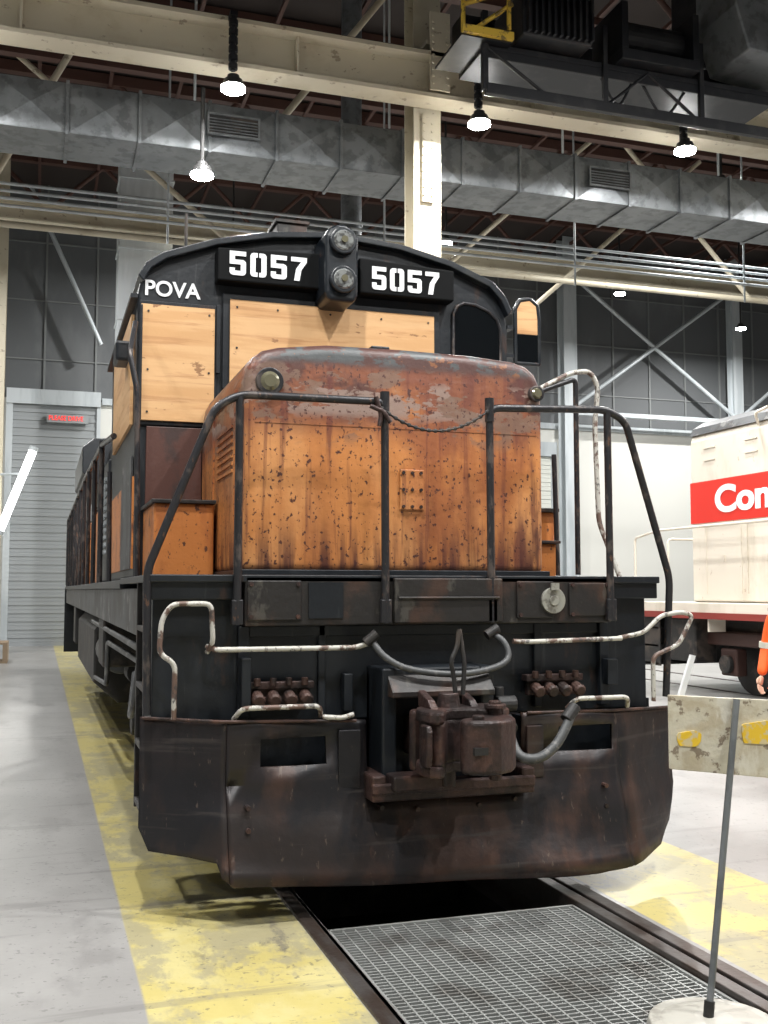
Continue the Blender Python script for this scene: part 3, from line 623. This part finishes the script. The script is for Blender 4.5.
tube('corner_grab_irons',[
 [(-1.36,5.42,1.00),(-1.36,5.40,1.28),(-1.44,5.40,1.33),(-1.43,5.40,1.50),(-1.38,5.40,1.58),(-1.18,5.40,1.58),(-1.17,5.40,1.38),(-1.19,5.46,1.33)],
 [(1.42,5.42,1.00),(1.42,5.42,1.26),(1.60,5.42,1.33),(1.70,5.42,1.50),(1.62,5.42,1.52),(1.48,5.42,1.50),(1.36,5.42,1.40),(1.20,5.44,1.37)],
 [(-1.06,5.40,.99),(-1.03,5.34,1.05),(-.62,5.34,1.05),(-.60,5.40,.99)],[(-.60,5.36,.99),(-.50,5.33,.985),(-.44,5.34,1.0)],
 [(.84,5.40,.98),(.87,5.34,1.04),(1.20,5.34,1.04),(1.23,5.40,.98)]],.0135,M_railw,P,.04)
for s,x0 in(('left',-.98),('right',.62)):
    boxes('mu_bracket_'+s,[(x0,x0+.36,5.46,5.53,1.13,1.17),(x0+.02,x0+.34,5.49,5.53,1.05,1.17)],M_rust,P,.005)
    cy=[]
    for k in range(4):
        xx=x0+.05+k*.085
        cy+=[((xx,5.46,1.10),(xx,5.40,1.08),.032),((xx,5.40,1.08),(xx,5.385,1.075),.038,.028),((xx,5.45,1.15),(xx,5.45,1.19),.018)]
    cyls('mu_valves_'+s,cy,M_rustl,P,n=12,bevel=.003)
boxes('corner_conduit_boxes',[(-1.02,-.97,5.40,5.5,1.05,1.3),(1.13,1.2,5.44,5.5,1.1,1.25),(-.45,-.40,5.48,5.55,1.0,1.2)],M_black,P,.006)
OX=0

# ================================================================== second locomotive (white)
LOCO2=empty('diesel_locomotive',(11.4,8.5,0)); P=LOCO2
hp=[(10.3,1.45),(10.3,4.1),(10.36,4.28),(10.55,4.40),(11.4,4.46),(12.25,4.40),(12.44,4.28),(12.5,4.1),(12.5,1.45)]
prism('hood_body',hp,-.5,15.0,M_whitepaint,P,.05,4)
prism('hood_roof_cap',[(10.285,4.2),(10.35,4.33),(10.55,4.45),(11.4,4.51),(12.25,4.45),(12.45,4.33),(12.515,4.2),(12.4,4.2),(11.4,4.44),(10.4,4.2)],-.5,14.96,M_grey,P)
boxes('red_band',[(10.288,10.3,-.4,14.99,2.74,3.42)],M_red,P)
text('side_lettering','Conrail',.58,(10.28,14.32,2.90),LF,M_white,P,.004,.02,1.35)
dd=[]
for i in range(14):
    y=14.6-i*1.05
    dd+=[(10.285,10.3,y-.015,y,1.6,2.7),(10.285,10.3,y-.92,y-.905,1.6,2.7),(10.285,10.3,y-.92,y,2.68,2.7),(10.27,10.3,y-.5,y-.44,2.1,2.2),
         (10.28,10.3,y-.3,y,3.75,3.77),(10.28,10.3,y-.3,y,3.95,3.97)]
boxes('hood_door_edges',dd,M_whitepaint,P)
boxes('walkway',[(9.85,10.3,-.8,16.2,1.28,1.45),(10.3,12.95,15.0,16.2,1.28,1.45),(12.5,12.95,-.8,15,1.28,1.45)],M_whitepaint,P,.01)
boxes('sill_edge',[(9.83,9.85,-.8,16.2,1.20,1.30)],mat('dull_red_sill',(.20,.025,.018),.5),P)
boxes('walkway_brackets',[(9.9,10.2,y,y+.04,1.0,1.28) for y in range(0,16,2)],M_whitepaint,P)
hr=[[(9.9,16.1,1.45),(9.9,16.1,2.55),(9.9,15.4,2.65),(9.9,-.5,2.65),(9.9,-.5,1.45)]]
for y in (1.5,4,6.5,9,11.5): hr.append([(9.9,y,1.45),(9.9,y,2.65)])
hr+=[[(10.6,16.15,1.45),(10.6,16.15,2.55),(12.3,16.15,2.55),(12.3,16.15,1.45)],[(10.29,13.2,4.15),(10.15,13.1,4.3),(10.15,12.8,4.35)]]
tube('walkway_handrails',hr,.022,M_whitepaint,P,.08)
boxes('underframe',[(10.4,12.4,-.5,15.5,.85,1.28),(9.95,12.85,16.15,16.25,.35,1.3)],M_dark,P)
prism('fuel_tank',[(10.0,1.2),(10.0,.6),(10.25,.38),(12.55,.38),(12.8,.6),(12.8,1.2)],5.2,9.6,M_dark,P,.03)
w=[];fr=[];sp=[]
for yc in(12.6,2.0):
    for yy in(yc-1.35,yc+1.35):
        for x in(10.68,12.0): w+=[((x,yy,.5),(x+.12,yy,.5),.5)]
        fr+=[(10.2,10.4,yy-.2,yy+.2,.32,.74),(12.4,12.6,yy-.2,yy+.2,.32,.74)]
        w+=[((10.12,yy,.5),(10.2,yy,.5),.14)]
    for x in(10.22,12.42): fr+=[(x,x+.15,yc-1.95,yc+1.95,.78,1.0),(x,x+.15,yc-.55,yc+.55,.4,.8)]
    fr+=[(10.4,12.4,yc-.2,yc+.2,.5,.85)]
    sp+=[((10.18,yc+d,.45),(10.18,yc+d,.78),.08) for d in(-.35,-.1,.15,.4)]
M_rb=mat('red_brown_truck',(.04,.017,.013),.6,0,bump=.3)
cyls('wheels',w,M_dark,P,n=32,bevel=.01); boxes('truck_frames',fr,M_rb,P,.03); cyls('springs',sp,M_rust,P)
boxes('underframe_equipment',[(9.98,10.4,14.5,15.3,.5,1.2),(10.0,10.4,9.8,10.6,.45,1.2)],M_dark,P,.03)
boxes('end_steps',[(9.95,10.35,15.5,16.1,z,z+.03) for z in(.4,.7,1.0)]+[(9.95,9.97,15.45,16.12,.38,1.28)],M_dark,P)
e=empty('railroad_track',(11.4,8,0))
boxes('rails',[(10.69,10.765,-11.9,32.5,-.02,.012),(12.03,12.105,-11.9,32.5,-.02,.012)],M_steel,e,.005)

# ================================================================== sign stand
e=empty('sign_stand',(2.47,3.54,0))
bm=bmesh.new(); bcyl(bm,(2.47,3.52,-.012),(2.47,3.52,.02),.25,.24,44); bcyl(bm,(2.47,3.52,.02),(2.47,3.52,.036),.20,.07,44)
from_bm('round_base',bm,M_plast,e,.006)
cyls('post',[((2.452,3.53,.02),(2.685,3.625,1.21),.0135)],M_galv,e,n=14)
cyls('post_clamp',[((2.452,3.53,.03),(2.463,3.534,.09),.020)],M_dark,e,n=14)
bm=bmesh.new()
v=[(2.385,1.235),(2.93,1.195),(2.93,.875),(2.385,.945)]
a=[bm.verts.new((x,3.645,z)) for x,z in v]; b=[bm.verts.new((x,3.66,z)) for x,z in v]
bm.faces.new(a); bm.faces.new(b[::-1])
for i in range(4): bm.faces.new((a[i],b[i],b[(i+1)%4],a[(i+1)%4]))
from_bm('sign_board',bm,M_sign,e,.003)
for k,(x,z,w,h) in enumerate(((2.47,1.06,.055,.03),(2.80,1.07,.085,.045))):
    pts=[(x+w*math.copysign(abs(math.cos(t))**.6,math.cos(t))*(1+.06*math.sin(3*t+k)),z+h*math.copysign(abs(math.sin(t))**.6,math.sin(t))*(1+.08*math.cos(5*t))) for t in [i*PI/12 for i in range(24)]]
    prism('paint_splash_%d'%k,pts,3.640,3.646,M_signy,e)
prism('flag_stick',[(2.44,1.22),(2.465,1.22),(2.525,1.385),(2.505,1.39)],3.665,3.68,M_white,e)

# ================================================================== small left background things
e=empty('fluorescent_batten_light',(-.6,28.0,4.1))
cyls('light_tube',[((-.97,28.0,3.14),(-.23,28.0,5.18),.10)],M_tube,e)
cyls('light_end_caps',[((-1.0,28.0,3.04),(-.97,28.0,3.14),.11),((-.23,28.0,5.18),(-.20,28.0,5.28),.11)],M_galvl,e)
tube('mounting_bracket',[[(-1.0,28.45,3.4),(-.86,28.08,3.45)],[(-1.0,28.45,4.6),(-.45,28.08,4.6)]],.03,M_galvl,e,0)
e=empty('wooden_pallet',(-1.6,26,0))
boxes('pallet_boards',[(-2.4,-.65,25.3+.22*k,25.45+.22*k,.42,.46) for k in range(6)]+[(-2.4,-.65,25.3+.22*k,25.45+.22*k,.0,.03) for k in range(6)]+[(x,x+.1,25.3,26.55,.03,.42) for x in(-2.4,-1.72,-.75)],M_wood,e)

# ================================================================== worker
def skin(name,verts,edges,rad,m,parent,sub=2,root=0):
    me=bpy.data.meshes.new(name); me.from_pydata([Vector(v) for v in verts],edges,[]); me.materials.append(m)
    ob=bpy.data.objects.new(name,me); fin(ob,parent)
    sk=ob.modifiers.new('skin','SKIN')
    for i,r in enumerate(rad):
        d=me.skin_vertices[0].data[i]; d.radius=(r,r) if not isinstance(r,tuple) else r
    me.skin_vertices[0].data[root].use_root=True
    sk.use_smooth_shade=True
    su=ob.modifiers.new('sub','SUBSURF'); su.levels=sub; su.render_levels=sub
    return ob
W=empty('worker',(5.84,7.12,0))
cx,cy=5.84,7.12
fa=math.radians(200); F=Vector((math.cos(fa),math.sin(fa),0)); R=Vector((-F.y,F.x,0))
def wp(l,f,z):
    v=Vector((cx,cy,0))+R*l+F*f; return (v.x,v.y,z)
skin('trousers',[wp(0,0,.98),wp(.10,0,.90),wp(.12,.02,.50),wp(.13,-.02,.10),wp(-.10,0,.90),wp(-.12,.04,.50),wp(-.13,.02,.10),wp(0,0,1.06)],
 [(0,1),(1,2),(2,3),(0,4),(4,5),(5,6),(0,7)],[.135,.105,.078,.062,.105,.078,.062,.13],M_pants,W)
for s in(-1,1):
    skin('boot_%d'%(s+2),[wp(.13*s,-.05,.07),wp(.13*s,.06,.055),wp(.135*s,.17,.045),wp(.13*s,-.02,.16)],[(0,1),(1,2),(0,3)],[.052,.05,.042,.055],M_boot,W)
skin('hi_vis_jacket',[wp(0,0,1.00),wp(0,.01,1.18),wp(0,0,1.36),wp(0,-.01,1.45),wp(.19,-.01,1.43),wp(.25,.0,1.16),wp(.23,.12,.95),wp(-.19,-.01,1.43),wp(-.25,0,1.16),wp(-.23,.12,.95),wp(0,0,.90)],
 [(0,1),(1,2),(2,3),(3,4),(4,5),(5,6),(3,7),(7,8),(8,9),(0,10)],[.155,.15,.165,.10,.068,.055,.042,.068,.055,.042,.15],M_vest,W)
bm=bmesh.new()
for z,r in((1.08,.172),(1.26,.176)):
    ring=[]
    for zz in(z-.025,z+.025):
        ring.append([bm.verts.new(wp(r*1.02*math.cos(t),r*1.0*math.sin(t),zz)) for t in [i*PI/16 for i in range(32)]])
    for i in range(32): bm.faces.new((ring[0][i],ring[0][(i+1)%32],ring[1][(i+1)%32],ring[1][i]))
from_bm('reflective_bands',bm,M_refl,W,smooth=True)
tube('reflective_sleeve_bands',[[wp(s*.245,.0,1.22),wp(s*.25,.0,1.17)] for s in(-1,1)],.064,M_refl,W,0)
skin('neck',[wp(0,-.01,1.44),wp(0,.01,1.56)],[(0,1)],[.06,.055],M_skin,W)
bm=bmesh.new(); bmesh.ops.create_uvsphere(bm,u_segments=32,v_segments=24,radius=.1)
for v in bm.verts:
    x,y,z=v.co
    k=1-.22*max(0,-z/.1)
    px_=x*.80*k; py_=y*.98*(1-.10*max(0,-z/.1)); pz_=z*1.22
    if y>.07 and abs(x)<.02 and -.03<z<.03: py_+=.016*(1-abs(z)/.03)
    if y>.07 and abs(abs(x)-.035)<.018 and .005<z<.03: py_-=.008
    v.co=Vector(wp(px_,py_+.02,1.665+pz_))
from_bm('head',bm,M_skin,W,smooth=True)
def ell(name,l,f,z,a,b,c,m):
    bm=bmesh.new(); bmesh.ops.create_uvsphere(bm,u_segments=16,v_segments=12,radius=1)
    for v in bm.verts: v.co=Vector(wp(l+v.co.x*a,f+v.co.y*b,z+v.co.z*c))
    return from_bm(name,bm,m,W,smooth=True)
for s in(-1,1):
    ell('eye_%d'%(s+2),s*.032,.098,1.675,.012,.008,.007,M_eye); ell('ear_%d'%(s+2),s*.082,.01,1.66,.012,.022,.032,M_skin)
ell('nose',0,.122,1.65,.012,.016,.022,M_skin); ell('mouth',0,.104,1.605,.024,.008,.006,mat('lips',(.45,.17,.14),.5))
bm=bmesh.new(); bmesh.ops.create_uvsphere(bm,u_segments=28,v_segments=20,radius=1)
bmesh.ops.delete(bm,geom=[v for v in bm.verts if v.co.z<(-.1 if v.co.y<.1 else .42)],context='VERTS')
for v in bm.verts: v.co=Vector(wp(v.co.x*.086,.015+v.co.y*.104,1.675+v.co.z*.122))
h=from_bm('hair',bm,M_hair,W,smooth=True); h.modifiers.new('s','SOLIDIFY').thickness=.008
for s in(-1,1):
    b0=Vector(wp(s*.23,.12,.95)); d=Vector(wp(s*.22,.16,.86))-b0; d.normalize()
    side=F*1.0; side=(side-d*side.dot(d)).normalized()
    skin('palm_%d'%(s+2),[b0,b0+d*.04,b0+d*.09],[(0,1),(1,2)],[.028,(.018,.036),(.016,.038)],M_skin,W)
    for k,L in enumerate((.070,.080,.074,.058)):
        o=b0+d*.085+side*(.030-.02*k); c=(R*-s)
        skin('finger_%d_%d'%(s+2,k),[o,o+d*L*.45+c*.006,o+d*L*.8+c*.018,o+d*L*.95+c*.034],[(0,1),(1,2),(2,3)],[.0095,.009,.0085,.007],M_skin,W,1)
    o=b0+d*.03+side*.028
    skin('thumb_%d'%(s+2),[o,o+d*.03+side*.02,o+d*.06+side*.025+R*-s*.01],[(0,1),(1,2)],[.012,.011,.009],M_skin,W,1)

# ================================================================== overhead crane (upper right)
e=empty('overhead_crane',(7.6,9,9.2)); P=e
boxes('bridge_girders',[(6.5,6.95,-6,13.2,9.7,10.6),(8.9,9.4,-6,13.2,9.7,10.6)],M_crane,P,.02)
boxes('end_truck',[(5.6,10.4,13.50,13.9,9.5,9.95)],M_crane,P,.02)
cyls('end_truck_wheels',[((x,13.5,9.66),(x,13.9,9.66),.24) for x in(5.95,10.0)],M_crane,P,n=24)
boxes('service_platform',[(5.3,9.9,12.0,12.9,8.62,8.70),(5.3,9.9,12.0,12.05,8.50,8.62),(5.25,5.33,11.95,12.03,8.05,9.1),(5.3,10.4,11.94,12.03,8.00,8.14),(7.0,7.07,11.95,12.02,8.1,9.2),(8.5,8.57,11.95,12.02,8.1,9.2),(9.7,9.77,11.95,12.02,8.1,9.4)],M_crane,P,.008)
tube('platform_bracing',[[(5.3,12,8.65),(6.2,12,8.1)],[(7.05,12,8.1),(7.7,12,8.65),(8.5,12,8.1)],[(6.2,12.85,8.62),(6.2,12.85,9.4),(9.6,12.85,9.4)]],.025,M_crane,P,0)
boxes('crane_motor_housing',[(5.7,6.7,11.7,12.6,8.72,9.35)],M_crane,P,.03)
boxes('motor_fins',[(5.75+.09*k,5.78+.09*k,11.62,11.7,8.75,9.32) for k in range(11)],M_crane,P)
boxes('hoist_drum_frame',[(7.2,8.4,11.8,12.6,8.70,8.85),(7.2,7.3,11.8,12.6,8.85,9.5),(8.3,8.4,11.8,12.6,8.85,9.5)],M_crane,P,.01)
cyls('hoist_drum',[((7.3,12.2,9.2),(8.3,12.2,9.2),.22)],M_crane,P,n=24)
tube('platform_yellow_rails',[[(5.0,12.0,8.70),(5.0,12.0,9.8)],[(5.0,12.0,9.45),(5.55,11.8,9.65)],[(5.0,12,9.15),(5.55,11.8,9.32)],[(5.0,12,8.72),(5.6,11.8,9.15)],[(5.55,11.8,8.8),(5.55,11.8,10)]],.030,M_yel,P,0)
boxes('platform_toe_board',[(4.92,5.62,11.8,11.86,8.68,8.78)],M_yel,P)
boxes('platform_toe_frame',[(4.92,5.62,11.86,12.8,8.66,8.70)],M_crane,P)
prism('grey_hoist_hopper',[(8.9,8.9),(8.7,9.5),(8.7,10.3),(10.6,10.3),(10.6,9.2),(10.0,8.8)],11.4,12.3,M_galv,P,.03)
tube('festoon_cables',[bez([(7.0,12.1,8.6),(7.3,12.1,8.2),(7.6,12.1,8.6),(8,12.1,8.15),(8.4,12.1,8.6)],30)],.02,M_crane,P,0)
e=empty('collector_insulators',(5,13.35,9))
cyls('insulator_stacks',[((x,13.38,z),(x,13.38,z+.075),.062) for x in(2.28,5.80,9.20) for z in(8.52,8.64,8.76,8.88,9.0,9.12)]+[((x,13.38,8.50),(x,13.38,9.30),.035) for x in (2.28,5.80,9.20)],M_crane,e,n=14)
boxes('insulator_brackets',[(x-.05,x+.05,13.33,13.52,9.25,9.31) for x in (2.28,5.80,9.20)],M_crane,e)

# ------------------------------------------------------------------ world & camera
w=bpy.data.worlds.new('World'); S.world=w; w.use_nodes=True
w.node_tree.nodes['Background'].inputs[0].default_value=(.6,.65,.7,1); w.node_tree.nodes['Background'].inputs[1].default_value=.3
cd=bpy.data.cameras.new('camera'); cam=bpy.data.objects.new('camera',cd); COL.objects.link(cam)
cd.sensor_fit='VERTICAL'; cd.sensor_height=36; cd.sensor_width=27; cd.lens=36*1050/1024; cd.clip_start=.05; cd.clip_end=200
cam.location=(0,0,1.65)
cam.rotation_euler=(math.radians(90)+math.atan(78/1050),0,-math.atan(.3276))
S.camera=cam
